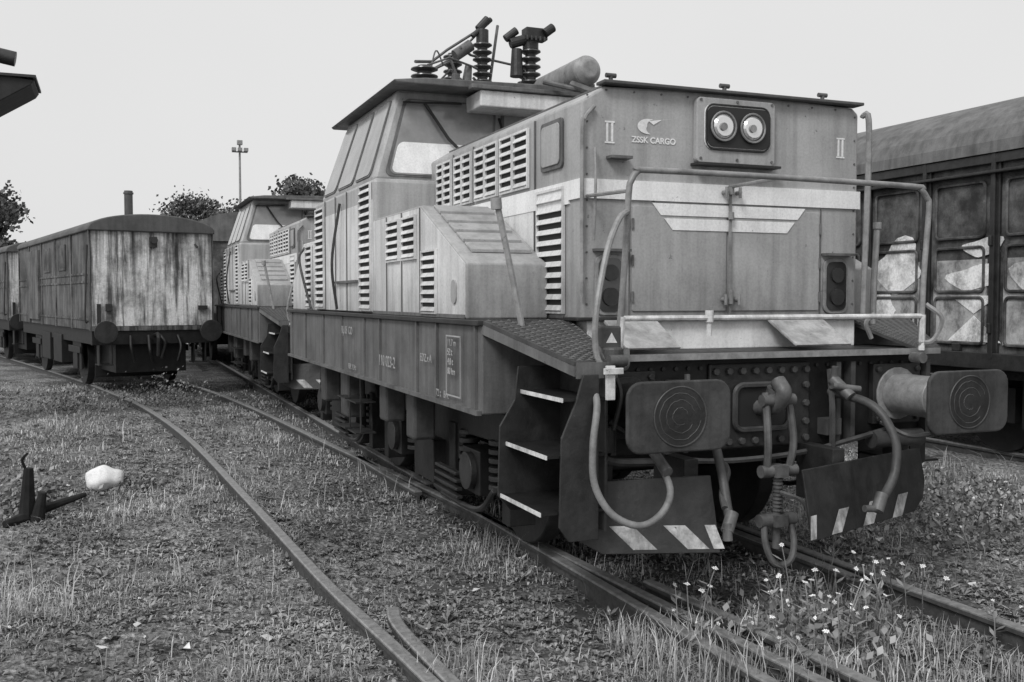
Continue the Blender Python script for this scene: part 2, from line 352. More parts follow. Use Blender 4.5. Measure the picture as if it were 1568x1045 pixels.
    if detail:
        text('110 023-2',.11,(X0-.043,7.1,1.11),SD,LIGHT,E); text('EDZ.v.A',.07,(X0-.043,6.05,1.2),SD,LIGHT,E)
        text('11.7 m\n52 t\n4.8 t\n80 km',.055,(X0-.043,5.50,1.32),SD,LIGHT,E); text('72 t   Brv.',.06,(X0-.043,5.72,1.01),SD,LIGHT,E); text('Rj. 05  CO',.09,(X0-.043,8.35,1.30),SD,LIGHT,E); text('REV. 12.4 t',.06,(X0-.043,8.1,1.02),SD,LIGHT,E)
        g=G(); y0,y1,z0,z1=5.27,5.52,1.03,1.38
        for a in((y0,y0+.008,z0,z1),(y1,y1+.008,z0,z1),(y0+.008,y1,z1-.008,z1),(y0+.008,y1,z0,z0+.008)): g.box(X0-.043,X0-.041,*a)
        g.make('stencil_frame',LIGHT,E)
    # ---------- front deck, beam
    G().box(2.13,4.43,4.42,4.979,1.285,1.305).make('front_deck',DARK2,E)
    G().box(2.13,4.43,4.405,4.4195,1.275,1.308).make('deck_lip',RAILP,E)
    G().box(2.38,4.18,4.835,4.979,1.3055,1.47).make('hood_skirt',STRIPE,E,.006)
    G().box(2.30,4.26,4.79,4.979,1.4706,1.4895).make('skirt_ledge',DARK2,E,.004)
    g=G()
    for a,b in((2.46,2.78),(3.52,3.90)): g.prism([(4.80,1.46),(4.54,1.325),(4.53,1.335),(4.79,1.475)],a,b,'x')
    g.make('tread_flaps',paint('flap_paint',.50,.5,.4,.3,.2,6,chips=.3),E,.003)
    G().box(2.14,4.42,4.50,4.60,.78,1.2845).make('buffer_beam',DARK,E,.01)
    g=G()
    for x in np.arange(2.2,4.42,.075): g.cyl((x,4.497,1.225),(x,4.487,1.225),.011,8)
    g.make('beam_rivets',DARK2,E,0,True)
    dx=-.05
    G().prism([(2.97,1.245),(3.62,1.245),(3.62,.79),(2.97,.79)],4.478,4.4985,'y').shift(dx,0,0).make('coupler_plate',DARK2,E,.01)
    g=G()
    for i in range(8):
        x=3.005+i*.083
        for z in(1.205,.83): g.cyl((x,4.477,z),(x,4.455,z),.02,6)
    for z in(.92,1.02,1.12):
        for x in(3.005,3.585): g.cyl((x,4.477,z),(x,4.455,z),.02,6)
    g.shift(dx,0,0).make('coupler_bolts',TREAD,E,.003)
    G().prism(rr(3.13,3.46,.90,1.12,.05),4.468,4.4775,'y').shift(dx,0,0).make('coupler_opening',BLACK,E)
    q=rr(3.12,3.47,.89,1.13,.05); G().tube([(x,4.46,z) for x,z in q+[q[0]]],.016,6,False).shift(dx,0,0).make('coupler_rim',TREAD,E,0,True)
    g=G()
    g.tube([(3.28,4.5,1.0),(3.28,4.36,1.01),(3.28,4.26,1.03),(3.28,4.20,1.10),(3.28,4.25,1.16)],.042,10).tube([(3.28,4.32,1.0),(3.28,4.27,1.12)],.045,10)
    g.tube([(3.21,4.26,1.10),(3.20,4.22,.85),(3.21,4.24,.70)],.020,8).tube([(3.35,4.26,1.10),(3.36,4.22,.85),(3.35,4.24,.70)],.020,8).cyl((3.18,4.25,1.06),(3.38,4.25,1.06),.032)
    g.cyl((3.17,4.24,.69),(3.39,4.24,.69),.033).cyl((3.28,4.24,.72),(3.28,4.25,.28),.022).cyl((3.17,4.25,.43),(3.39,4.25,.43),.035).box(3.24,3.32,4.2,4.29,.40,.46).box(3.24,3.32,4.2,4.29,.66,.72)
    for z in np.arange(.48,.66,.02): g.cyl((3.28,4.24,z),(3.28,4.24,z+.010),.028)
    g.tube([(3.20,4.25,.43),(3.19,4.22,.32),(3.22,4.2,.23),(3.28,4.2,.20),(3.34,4.2,.23),(3.37,4.22,.32),(3.36,4.25,.43)],.018,8)
    g.tube([(3.28,4.22,.58),(3.36,4.14,.54),(3.40,4.12,.44)],.012,6)
    g.shift(-.05,.06,0).make('screw_coupling',STEEL,E,0,True)
    BUF=paint('buffer_face_paint',.075,.5,.5,.4,.5,5,chips=.35)
    for i,x in enumerate((2.415,4.165)):
        p=rr(x-.275,x+.275,1.05-.165,1.05+.165,.075)
        G().prism(p,3.94,3.962,'y').make('buffer_plate',BUF,E,.008)
        G().cyl((x,3.9365,1.05),(x,3.9395,1.05),.135,48).make('buffer_worn_disc',DARK2,E)
        pts=[(x+.137*math.cos(a),3.937,1.05+.137*math.sin(a)) for a in np.linspace(0,2*math.pi,49)]
        G().tube(pts,.004,6,False).make('buffer_disc_edge',TREAD,E)
        g=G()
        for r_ in(.04,.075,.108):
            g.tube([(x+(r_+random.uniform(-.003,.003))*math.cos(a),3.937,1.05+(r_+random.uniform(-.003,.003))*math.sin(a)) for a in np.linspace(random.random(),5.2+random.random(),30)],.0025,5,False)
        g.make('buffer_wear_rings',TREAD,E)
        G().cyl((x,3.965,1.05),(x,4.25,1.05),.075,20).cyl((x,4.15,1.05),(x,4.45,1.05),.115,20).cyl((x,4.45,1.05),(x,4.50,1.05),.15,20).make('buffer_stem',RAILP if i else DARK2,E,.004,True)
        g=G().box(x-.17,x+.17,4.46,4.499,.88,1.22)
        for a in(-.14,.14):
            for b in(.91,1.19): g.cyl((x+a,4.459,b),(x+a,4.44,b),.018,6)
        g.make('buffer_base',DARK2,E,.004)
    # ---------- corner ramp and steps
    g=G()
    def plate(a):
        g.add(a+[(x,y,z-.02) for x,y,z in a],[(0,1,2,3),(7,6,5,4),(0,3,7,4),(1,5,6,2),(3,2,6,7),(0,4,5,1)])
        for i in range(30):
            for j in range(9):
                u=(i+.5)/30;w=(j+.5)/9
                p=(Vector(a[0])*(1-u)+Vector(a[3])*u)*(1-w)+(Vector(a[1])*(1-u)+Vector(a[2])*u)*w
                s=.009 if (i+j)%2 else -.009
                g.add([p+Vector((-.012,-s,.001)),p+Vector((.002,.004,.009)),p+Vector((.012,s,.001)),p+Vector((-.002,-.004,.002))],[(0,1,2,3)])
    plate([(1.83,4.979,1.474),(2.354,4.979,1.474),(2.20,4.16,1.30),(1.98,4.16,1.30)])
    plate([(4.20,4.979,1.474),(4.73,4.979,1.474),(4.45,4.43,1.31),(4.28,4.43,1.31)])
    g.make('checker_plate',TREAD,E)
    g=G(); q=[(1.83,4.979,1.452),(1.98,4.16,1.278),(1.98,4.16,1.23),(1.83,4.979,1.40)]
    g.add(q+[(x+.02,y,z) for x,y,z in q],[(0,1,2,3),(7,6,5,4)]+[(i,(i+1)%4,4+(i+1)%4,4+i) for i in range(4)])
    g.box(1.99,2.2,4.145,4.16,1.22,1.295)
    g.make('ramp_stringer',FRAME,E)
    g=G()
    g.prism([(2.14,1.25),(1.90,1.25),(1.88,1.08),(1.80,.95),(1.79,.60),(1.86,.52),(2.14,.52)],4.64,4.655,'y')
    g.prism([(2.09,1.24),(2.01,1.24),(1.975,1.12),(1.90,.95),(1.89,.54),(1.94,.47),(2.09,.47)],4.12,4.135,'y').box(2.13,2.145,4.136,4.64,.5,1.26)
    g.prism([(4.46,1.25),(4.66,1.25),(4.74,.95),(4.74,.60),(4.46,.55)],5.10,5.115,'y').prism([(4.46,1.25),(4.56,1.25),(4.58,.95),(4.58,.60),(4.46,.55)],4.66,4.675,'y')
    g.make('step_side_plates',DARK2,E,.003)
    g=G();gw=G()
    for z,x in((1.13,1.91),(.87,1.83),(.61,1.80)):
        g.box(x+.006,2.129,4.137,4.638,z-.012,z); gw.box(x,x+.0055,4.137,4.638,z-.016,z+.003)
        g.box(4.46,4.70,4.676,5.099,z-.012,z)
    g.make('step_treads',DARK,E); gw.make('step_edges',WHITE,E)
    # ---------- plough
    g=G(); yA,yE=3.99,4.36; AX=3.08
    def pl_y(x): return yA+abs(x-AX)/1.1*(yE-yA)
    for xa,xb in((2.04,2.70),(3.17,4.28)):
        if xa<AX: q=[(xa,.70),(xb,.73),(xb,.37),(xa+.12,.37),(xa,.44)]
        else: q=[(xa,.74),(xb,.74),(xb,.56),(xb-.05,.47),(xb-.16,.41),(xa,.40)]
        vs=[(x,pl_y(x)-.08*(.72-z)/.32,z) for x,z in q]; n=len(q)
        g.add(vs+[(x,y+.015,z) for x,y,z in vs],[tuple(range(n)),tuple(range(2*n-1,n-1,-1))]+[(i,(i+1)%n,n+(i+1)%n,n+i) for i in range(n)])
    g.box(2.2,2.3,4.38,4.5,.5,.8).box(4.1,4.2,4.4,4.5,.5,.8).box(2.6,2.68,4.2,4.5,.5,.8).box(3.5,3.58,4.2,4.5,.5,.8)
    g.make('snow_plough',DARK2,E,.004)
    g=G()
    for k,x in enumerate((2.20,2.45,2.64,3.18,3.42,3.70,3.98)):
        wd=(.11,.10,.05,.05,.09,.10,.10)[k]; sh=.10 if x<3 else -.09; o=-.02 if x<3 else 0
        q=[(x,.52+o),(x+wd,.52+o),(x+wd+sh*(1 if wd>.06 else .3),.41+o),(x+sh*(1 if wd>.06 else .3),.41+o)]
        vs=[(xx,pl_y(xx)-.08*(.72-z)/.32-.003,z) for xx,z in q]; g.add(vs,[(0,1,2,3)])
    g.make('hazard_stripes',paint('worn_hazard_paint',.62,.5,.6,.5,.3,14,chips=.12),E)
    g=G()
    g.tube([(2.3,4.42,.98),(2.6,4.4,.80),(2.95,4.42,.74),(3.5,4.42,.76),(4.1,4.42,.86)],.016,6).tube([(2.2,4.45,.85),(2.25,4.3,.80),(2.5,4.3,.78)],.02,6).tube([(2.75,4.42,1.2),(2.73,4.38,1.0),(2.74,4.42,.8)],.016,6)
    g.tube([(3.68,4.45,1.2),(3.66,4.40,1.0),(3.68,4.42,.75)],.018,6).box(2.66,2.76,4.42,4.499,1.05,1.17).box(3.64,3.74,4.42,4.499,.84,.93).cyl((2.24,4.35,.84),(2.24,4.35,.96),.05).cyl((3.95,4.42,.8),(4.3,4.42,.8),.05)
    for x in(2.2,2.32,3.72,3.82,4.36): g.box(x,x+.03,4.44,4.499,.8,1.24)
    g.tube([(2.18,4.35,1.24),(2.20,4.3,1.1),(2.16,4.3,.9)],.014,6).tube([(2.28,4.35,1.24),(2.3,4.3,1.12),(2.26,4.3,.95)],.012,6)
    g.make('beam_pipework',TREAD,E,0,True)
    # ---------- front rails
    g=G(); r=.016; yr=4.36
    g.tube([(2.31,yr,1.30),(2.345,yr,1.7),(2.37,yr,2.10),(2.385,yr,2.17),(2.42,yr,2.215),(2.49,yr,2.225),(3.3,yr,2.225),(4.16,yr,2.215),(4.22,yr,2.20),(4.265,yr,2.155),(4.28,yr,2.09),(4.25,yr,1.7),(4.24,yr,1.30)],r,10,True,4)
    g.tube([(3.28,yr,2.225),(3.28,4.84,2.225)],.010,6,False).tube([(2.37,4.36,2.12),(2.38,4.84,2.14)],.01,6,False)
    g.tube([(2.365,yr,2.02),(2.29,4.3,1.98),(2.21,4.25,1.86),(2.14,4.2,1.68),(2.09,4.16,1.48),(2.10,4.16,1.32),(2.16,4.16,1.24)],.015,8)
    g.tube([(1.90,4.93,2.08),(1.95,4.9,1.8),(2.02,4.86,1.40)],.018,8,False).cyl((1.895,4.93,2.06),(1.89,4.93,2.12),.03).box(1.96,2.08,4.82,4.9,1.40,1.44)
    g.tube([(4.22,yr,1.34),(4.30,4.33,1.36),(4.33,4.3,1.48),(4.27,yr,1.56)],.014,6).tube([(4.10,4.6,1.36),(4.06,4.6,1.45),(4.12,4.6,1.5)],.014,6)
    g.tube([(4.40,4.9,2.03),(4.38,4.9,1.7),(4.34,4.86,1.42)],.019,8,False).cyl((4.40,4.9,2.02),(4.40,4.9,2.06),.026)
    g.make('handrails',RAILP,E,0,True)
    g=G().tube([(2.33,yr-.002,1.492),(4.25,yr-.002,1.492)],.014,8,False).tube([(2.84,yr,1.49),(2.84,yr,1.40)],.014,6,False).cyl((2.84,yr,1.47),(2.84,yr,1.53),.022)
    g.tube([(2.32,yr-.003,1.30),(2.335,yr-.003,1.5)],.018,8,False).tube([(4.24,yr-.003,1.30),(4.245,yr-.003,1.5)],.018,8,False)
    g.make('white_lower_rail',WHITE,E,0,True)
    G().box(2.15,2.26,4.22,4.30,1.30,1.46).cyl((2.2,4.20,1.30),(2.2,4.20,1.36),.05).make('socket_box',TREAD,E,.01)
    G().add([(2.175,4.217,1.38),(2.235,4.217,1.38),(2.205,4.217,1.43)],[(0,1,2)]).make('warning_triangle',WHITE,E)
    G().box(2.12,2.165,4.10,4.118,1.12,1.28).box(2.10,2.2,4.085,4.0995,1.24,1.27).make('lamp_bracket',WHITE,E,.003)
    G().tube([(2.14,4.25,1.36),(2.18,4.18,1.28),(2.25,4.17,1.27),(2.30,4.25,1.34)],.02).cyl((2.15,4.14,1.30),(2.24,4.14,1.30),.028).cyl((4.2,4.38,1.26),(4.2,4.30,1.26),.03).make('brake_cock',STEEL,E,0,True)
    # ---------- hoses
    G().tube([(2.09,4.2,1.2),(2.07,4.10,1.10),(2.03,4.06,.92),(2.035,4.05,.74),(2.10,4.0,.61),(2.215,3.95,.56),(2.33,3.95,.61),(2.40,4.0,.71),(2.40,4.15,.84),(2.37,4.3,.95)],.017,10).make('jumper_hose',HOSE,E,0,True)
    g=G().tube([(2.72,4.45,.95),(2.74,4.2,.92),(2.74,4.1,.78),(2.71,4.0,.62),(2.69,3.94,.54)],.023,10)
    g.tube([(3.0,4.45,.72),(2.85,4.2,.72),(2.72,4.05,.66),(2.68,3.97,.60)],.016,8)
    g.tube([(3.68,4.45,1.08),(3.76,4.2,1.02),(3.80,4.08,.86),(3.78,4.05,.70),(3.70,4.02,.60),(3.62,4.0,.55)],.024,10)
    g.tube([(4.0,4.4,.9),(4.05,4.25,.84),(4.2,4.25,.84)],.014,6).tube([(2.3,4.45,1.0),(2.2,4.3,.98),(2.14,4.3,.90)],.014,6)
    g.make('brake_hoses',TREAD,E,0,True)
    g=G().cyl((3.66,4.4,1.15),(3.70,4.3,1.06),.033).cyl((3.61,4.34,1.12),(3.76,4.3,1.10),.018).cyl((3.66,4.4,1.10),(3.66,4.38,1.22),.02).cyl((2.66,3.92,.50),(2.71,3.95,.58),.03).cyl((2.66,3.91,.46),(2.66,3.92,.54),.022)
    g.cyl((3.60,3.98,.51),(3.65,4.0,.59),.032).cyl((3.52,3.98,.53),(3.63,3.98,.52),.018).cyl((2.40,4.02,.78),(2.40,4.16,.86),.026)
    g.make('hose_couplings',STEEL,E,0,True)
    # ---------- running gear
    g=G(); gb=G(); gst=G()
    for y in(5.95,7.75,9.1,10.7):
        for x in(CX-.75,CX+.75):
            g.cyl((x-.06,y,.5),(x+.06,y,.5),.49,32)
            o=-.063 if x<CX else .063
            g.cyl((x+o,y,.5),(x+o*1.6,y,.5),.15,16)
        g.cyl((CX-.8,y,.5),(CX+.8,y,.5),.08)
        for s in(-1,1):
            x=CX+s*1.08
            gb.box(x-.09,x+.09,y-.16,y+.16,.36,.64); gst.cyl((x+s*.09,y,.5),(x+s*.13,y,.5),.12,16)
            for dy in(-.28,.28):
                for k in range(6): gst.cyl((x,y+dy,.42+k*.055),(x,y+dy,.45+k*.055),.07,12)
    for y0,y1 in((5.3,8.4),(8.6,11.2)):
        for s in(-1,1):
            x=CX+s*1.08
            gb.prism([(y0,.72),(y0+.1,.9),(y1-.1,.9),(y1,.72),(y1-.9,.70),((y0+y1)/2+.4,.42),((y0+y1)/2-.4,.42),(y0+.9,.70)],x-.03,x+.03,'x')
            gb.box(x-.12,x+.12,(y0+y1)/2-.2,(y0+y1)/2+.2,.3,.6)
            gst.tube([(x+s*.1,y0+.2,.45),(x+s*.1,y0+.5,.28),(x+s*.1,y0+1.2,.26)],.02,6)
            for k in range(4): gst.box(x+s*.13-.02,x+s*.13+.02,y0+.75+k*.01,y0+1.25-k*.01,.30+k*.05,.32+k*.05)
            for yy in(y0+.15,y0+1.15,y1-.2,y1-1.1): gb.box(x-.05,x+.12,yy-.06,yy+.06,.25,.75)
    gb.box(CX-.9,CX+.9,5.1,11.1,.6,.96)
    g.make('wheels',DARK2,E,.01,True); gb.make('bogie_frames',DARK,E,.006); gst.make('bogie_springs',DARK2,E,.003,True)
    g=G()
    for y0,y1,z0,z1 in((6.55,6.75,.62,.93),(7.3,7.5,.66,.93),(8.6,8.9,.55,.93),(9.6,9.8,.6,.93)): g.box(X0+.06,X0+.22,y0,y1,z0,z1)
    g.mirror(CX).make('underframe_boxes',TREAD,E,.02)
    g=G()
    for y in(7.95,8.35): 
        for z in(.75,.5): g.box(X0-.02,X0+.15,y-.0,y+.3,z-.01,z)
        g.box(X0+.02,X0+.03,y,y+.02,.5,.97)
    g.tube([(X0-.05,8.5,1.5),(X0-.09,8.5,1.9),(X0-.02,8.5,2.4)],.012,6).tube([(X0-.05,9.7,1.5),(X0-.12,9.9,1.95),(X0-.02,10.2,2.1)],.012,6)
    g.mirror(CX).make('side_steps_rails',DARK2,E)

L1=empty('shunting_locomotive'); locomotive(L1,True)
L2=empty('shunting_locomotive.001',(.10,9.3,0))
for o in [c for c in L1.children]:
    if o.type=='FONT' or o.name.startswith(('roof_ins','roof_sw','roof_pan','roof_air','roof_tank','jumper','logo','stencil')): continue
    n=o.copy(); COL.objects.link(n); n.parent=L2

# ---------------------------------------------------------------- old service wagon
def service_wagon(name,loc,rz,L=8.2,chim=True):
    E=empty(name,loc,rz); h=1.02
    G().box(-h+.01,h-.01,.0,L-.02,1.06,2.78).make('body_core',WAGS,E)
    g=G(); cuts=[-h,-.52,.02,.50,h]
    for i in range(4): g.box(cuts[i]+.003,cuts[i+1]-.003,-.014,-.001,1.12,2.80)
    g.make('end_sheets',WAGW,E,.004)
    g=G()
    for c in cuts[1:-1]: g.box(c-.012,c+.012,-.018,-.0145,1.12,2.8)
    g.make('end_battens',WAGW,E,.002)
    G().box(-h-.02,h+.02,-.03,-.0005,1.04,1.115).make('end_sill',WAGS,E)
    g=G(); m=5
    for s in(-1,1):
        for i in range(m):
            y=i*L/m; x0=s*(h-.009); x1=s*(h+.010); g.box(min(x0,x1),max(x0,x1),y+.006,y+L/m-.006,1.06,2.74)
    g.make('side_sheets',WAGS,E,.004)
    g=G()
    for s in(-1,1):
        for i in range(m+1):
            y=min(L-.03,max(.03,i*L/m)); x0=s*(h+.011);x1=s*(h+.032); g.box(min(x0,x1),max(x0,x1),y-.035,y+.035,1.05,2.74)
        for z in(1.22,1.86,2.0):
            x0=s*(h+.0115);x1=s*(h+.026); g.box(min(x0,x1),max(x0,x1),.07,L-.07,z,z+.035)
        x0=s*(h+.011);x1=s*(h+.06); g.box(min(x0,x1),max(x0,x1),5.2,6.7,1.15,2.62)
    g.make('body_posts',WAGS,E)
    g=G();gg=G()
    for s in(-1,1):
        for y in(2.2,3.9):
            x0=s*(h+.012);x1=s*(h+.03); g.box(min(x0,x1),max(x0,x1),y,y+.7,2.12,2.6)
            x0=s*(h+.031);x1=s*(h+.034); gg.box(min(x0,x1),max(x0,x1),y+.05,y+.65,2.17,2.55)
    g.make('window_frames',WAGS,E); gg.make('boarded_windows',RUSTW,E)
    pf=[(-h-.05,2.74)]+[((h+.05)*math.sin(math.radians(a)), 2.78+.27*math.cos(math.radians(a))) for a in range(-84,85,8)]+[(h+.05,2.74)]
    G().prism(pf,-.06,L+.05,'y').make('roof',ROOF,E,.02,True)
    if chim:
        G().cyl((-.12,1.2,2.95),(-.12,1.2,3.10),.24,16,.09).cyl((-.12,1.2,3.05),(-.12,1.2,3.56),.075,16).cyl((-.12,1.2,3.50),(-.12,1.2,3.53),.09,16).make('chimney',ROOF,E,0,True)
    g=G().box(-h,h,.0,.12,.80,1.05).box(-h+.05,-h+.15,.12,L,.80,1.055).box(h-.15,h-.05,.12,L,.80,1.055).box(-.6,.6,.2,L-.2,.3,1.0)
    for a,b in((3.0,3.9),(4.3,5.3)): g.box(-h+.02,-h+.5,a,b,.35,.9).box(h-.5,h-.02,a,b,.35,.9)
    for y in(1.9,L-1.9):
        for s in(-1,1):
            x=s*.75; g.cyl((x-.06,y,.46),(x+.06,y,.46),.46,24); g.box(s*.9-.05,s*.9+.05,y-.18,y+.18,.3,.6); g.box(s*.95-.02,s*.95+.02,y-.55,y+.55,.6,.72); g.box(s*.9-.02,s*.9+.02,y-.4,y+.4,.3,.9)
        g.cyl((-.8,y,.46),(.8,y,.46),.07)
        g.box(-.7,.7,y-.5,y-.4,.15,.8)
    for s in(-1,1): g.box(s*.8-.12,s*.8+.12,-.02,.3,.45,.47); g.box(s*.9-.01,s*.9+.01,.0,.2,.45,.9); g.box(s*.7-.01,s*.7+.01,.0,.2,.45,.9)
    g.tube([(.1,-.03,.95),(.15,-.15,.8),(.1,-.1,.55)],.03).tube([(-.1,-.03,.95),(-.12,-.2,.7),(-.05,-.1,.5)],.03).tube([(0,-.03,.95),(0,-.3,.95),(0,-.28,.6)],.04)
    g.tube([(.4,-.03,.95),(.42,-.15,.75),(.36,-.15,.5)],.025).tube([(-.4,-.03,.95),(-.42,-.15,.75),(-.36,-.15,.5)],.025)
    g.make('underframe',DARK,E,.006)
    g=G()
    for s in(-1,1):
        g.cyl((s*.875,0,1.03),(s*.875,-.40,1.03),.09,16).cyl((s*.875,-.40,1.03),(s*.875,-.43,1.03),.19,28)
    g.make('buffers',DARK2,E,.006,True)
    g=G().tube([(-h-.05,.03,1.2),(-h-.1,.0,1.3),(-h-.05,.03,2.5)],.015,6).tube([(h-.3,-.03,2.55),(h-.28,-.1,2.5)],.02).box(-.06,.06,-.07,-.021,2.48,2.66).cyl((.0,-.12,2.6),(0,-.05,2.6),.06).box(-h+.08,-h+.14,-.06,-.0145,1.15,1.5).box(-.8,-.7,-.06,-.0145,1.38,1.5).box(.76,.92,-.07,-.0145,1.40,1.47)
    g.make('end_fittings',DARK2,E,.004)
    return E
rw=math.radians(11.8)
service_wagon('service_wagon',(.70,18.5,0),rw)
service_wagon('service_wagon.001',(.70-.2045*9.5-.1,18.5+.979*9.5,0),rw+.03,8.2,False)

# ---------------------------------------------------------------- vans
def goods_van(name,x,y0,y1):
    E=empty(name); xs=x-1.4; xe=x+1.4
    G().box(xs,xe,y0,y1,1.02,3.02).make('body',RUSTW,E)
    pf=[(xs-.08,3.0)]+[(x-(1.48)*math.cos(math.radians(a)),3.04+.70*math.sin(math.radians(a))) for a in np.linspace(6,174,15)]+[(xe+.08,3.0)]
    G().prism(pf,y0-.05,y1+.05,'y').make('roof',GREYV,E)
    g=G()
    L=y1-y0; k=round(L/.88)
    for i in range(k+1):
        y=y0+i*L/k
        for s,xx in((-1,xs),(1,xe)):
            a,b=sorted((xx+s*.002,xx+s*.065)); g.box(a,b,y-.025,y+.025,1.0,3.0)
            a,b=sorted((xx+s*.002,xx+s*.035)); g.box(a,b,y-.06,y+.06,1.0,3.0)
    for s,xx in((-1,xs),(1,xe)):
        a,b=sorted((xx+s*.002,xx+s*.06)); g.box(a,b,y0,y1,2.90,2.995); g.box(a,b,y0,y1,.90,1.06)
        a,b=sorted((xx+s*.002,xx+s*.10)); g.box(a,b,y0,y1,2.80,2.83)
    for i in range(k):
        y=y0+(i+.5)*L/k; g.box(xs-.05,xs-.002,y-.05,y+.05,1.06,1.14); 
        for z in(1.3,2.15): g.cyl((xs-.08,y0+i*L/k,z-.05),(xs-.08,y0+i*L/k,z+.05),.025,6)
    g.make('posts',DARK2,E,.008)
    g=G(); gf=G()
    for i in range(k):
        ya=y0+i*L/k+.10; yb=y0+(i+1)*L/k-.10
        gf.box(xs-.012,xs-.001,ya,yb,1.14,1.98)
        for z0,z1 in((1.14,1.60),(1.66,2.1),(2.2,2.74)):
            q=rr(ya+.03,yb-.03,z0,z1,.05); g.tube([(xs-.02,p,r) for p,r in q+[q[0]]],.016,6,False)
    g.make('pressed_ribs',RUSTW,E,0,True); gf.make('graffiti_panels',GRAF,E)
    g=G()
    for (yc,zc,w,h_) in((8.55,1.95,.66,.52),(8.8,1.50,.40,.28),(7.52,1.80,.62,.26),(7.4,2.10,.48,.20),(6.7,1.8,.7,.45),(6.0,1.9,.8,.3),(5.2,1.7,.9,.5)):
        if y0<yc<y1:
            pts=[(yc+w/2*math.cos(a)*(1+.25*math.sin(3*a+yc)),zc+h_/2*math.sin(a)*(1+.3*math.cos(2*a+yc))) for a in np.linspace(0,2*math.pi,22)[:-1]]
            g.prism(pts,xs-.018,xs-.0125,'x')
    if y0<7.5<y1:
        for yc in(7.52,): 
            g.prism([(yc-.33,1.16),(yc+.33,1.16),(yc,1.42)],xs-.020,xs-.0125,'x'); g.prism([(yc-.30,1.62),(yc+.30,1.62),(yc,1.44)],xs-.020,xs-.0125,'x')
    if g.v: g.make('graffiti',GPAINT,E)
    g=G().box(xs+.1,xe-.1,y0,y1,.8,1.0)
    for y in(y0+1.3,y0+3.1,y1-3.1,y1-1.3):
        for s in(-1,1): g.cyl((x+s*.75-.06,y,.46),(x+s*.75+.06,y,.46),.46,24); g.box(x+s*1.0-.08,x+s*1.0+.08,y-.4,y+.4,.35,.7)
    g.tube([(xs,y0+4,1.0),(xs,y0+5,.55),(xs,y1-5,.55),(xs,y1-4,1.0)],.04,6,False)
    for y in(y0-.5,y1+.5):
        for s in(-1,1): g.cyl((x+s*.875,y-.1,1.05),(x+s*.875,y+.1,1.05),.2)
    g.box(xs+.3,xe-.3,y0+3.6,y1-3.6,.3,.8)
    g.make('running_gear',DARK,E)
    return E
goods_van('goods_van',9.4,-3.3,10.8)
goods_van('goods_van.001',9.4,12.2,26.3)
goods_van('goods_van.002',9.4,27.7,41.8)
goods_van('goods_van.003',3.2,25.5,36)

# ---------------------------------------------------------------- ground
def axis(a,b,step,far):
    v=list(np.arange(a,b,step)); s=step; x=a; lo=[]
    while x>-far: s*=1.35; x-=s; lo.append(x)
    s=step; x=v[-1]; hi=[]
    while x<far: s*=1.35; x+=s; hi.append(x)
    return np.array(lo[::-1]+v+hi)
xs_=axis(-7,12,.08,900); ys_=axis(1.5,22,.08,900)
def gz(x,y):
    k=max(0,1-max(0,abs(x-3)-12)/15)
    z=-.11+k*(noise.noise(Vector((x*.35,y*.35,0)))*.05+noise.noise(Vector((x*1.7,y*1.7,3)))*.03+noise.noise(Vector((x*5,y*5,9)))*.03)
    return min(z,-.065) if (1.0<x<4.8) else min(z,-.04)
vs=[(x,y,gz(x,y)) for y in ys_ for x in xs_]; nx=len(xs_)
fs=[(j*nx+i,j*nx+i+1,(j+1)*nx+i+1,(j+1)*nx+i) for j in range(len(ys_)-1) for i in range(nx-1)]
me=bpy.data.meshes.new('ground'); me.from_pydata(vs,[],fs); me.polygons.foreach_set('use_smooth',[True]*len(fs))
m,t,b=nt('trackside_ballast_and_soil')
v1=ramp(t,noisen(t,.9,9,.72),.38,.11,.60,.30); v2=ramp(t,noisen(t,30,6,.8),.36,.35,.60,1.6)
vo=t.nodes.new('ShaderNodeTexVoronoi'); vo.inputs['Scale'].default_value=30; t.links.new(coords(t,(1,1,1)),vo.inputs['Vector'])
v3=ramp(t,vo.outputs['Color'],0,.55,1,1.5)
sx=t.nodes.new('ShaderNodeSeparateXYZ'); t.links.new(coords(t,(1,1,1)),sx.inputs[0])
ab=t.nodes.new('ShaderNodeMath'); ab.operation='ABSOLUTE'; t.links.new(mul(t,sx.outputs['X'],3.28,'SUBTRACT'),ab.inputs[0])
oil=ramp(t,mul(t,mul(t,ab.outputs[0],.3),mul(t,mul(t,noisen(t,1.5,5),.5,'SUBTRACT'),.3),'ADD'),.22,.42,.50,1.0)
t.links.new(mul(t,mul(t,mul(t,v1,v2),v3),oil),b.inputs['Base Color']); b.inputs['Roughness'].default_value=.95; b.inputs['Specular IOR Level'].default_value=.2
bp=t.nodes.new('ShaderNodeBump'); bp.inputs['Strength'].default_value=1; bp.inputs['Distance'].default_value=.04
t.links.new(mul(t,noisen(t,18,6,.7),vo.outputs['Distance'],'ADD'),bp.inputs['Height']); t.links.new(bp.outputs[0],b.inputs['Normal'])
me.materials.append(m); go=bpy.data.objects.new('ground',me); COL.objects.link(go)

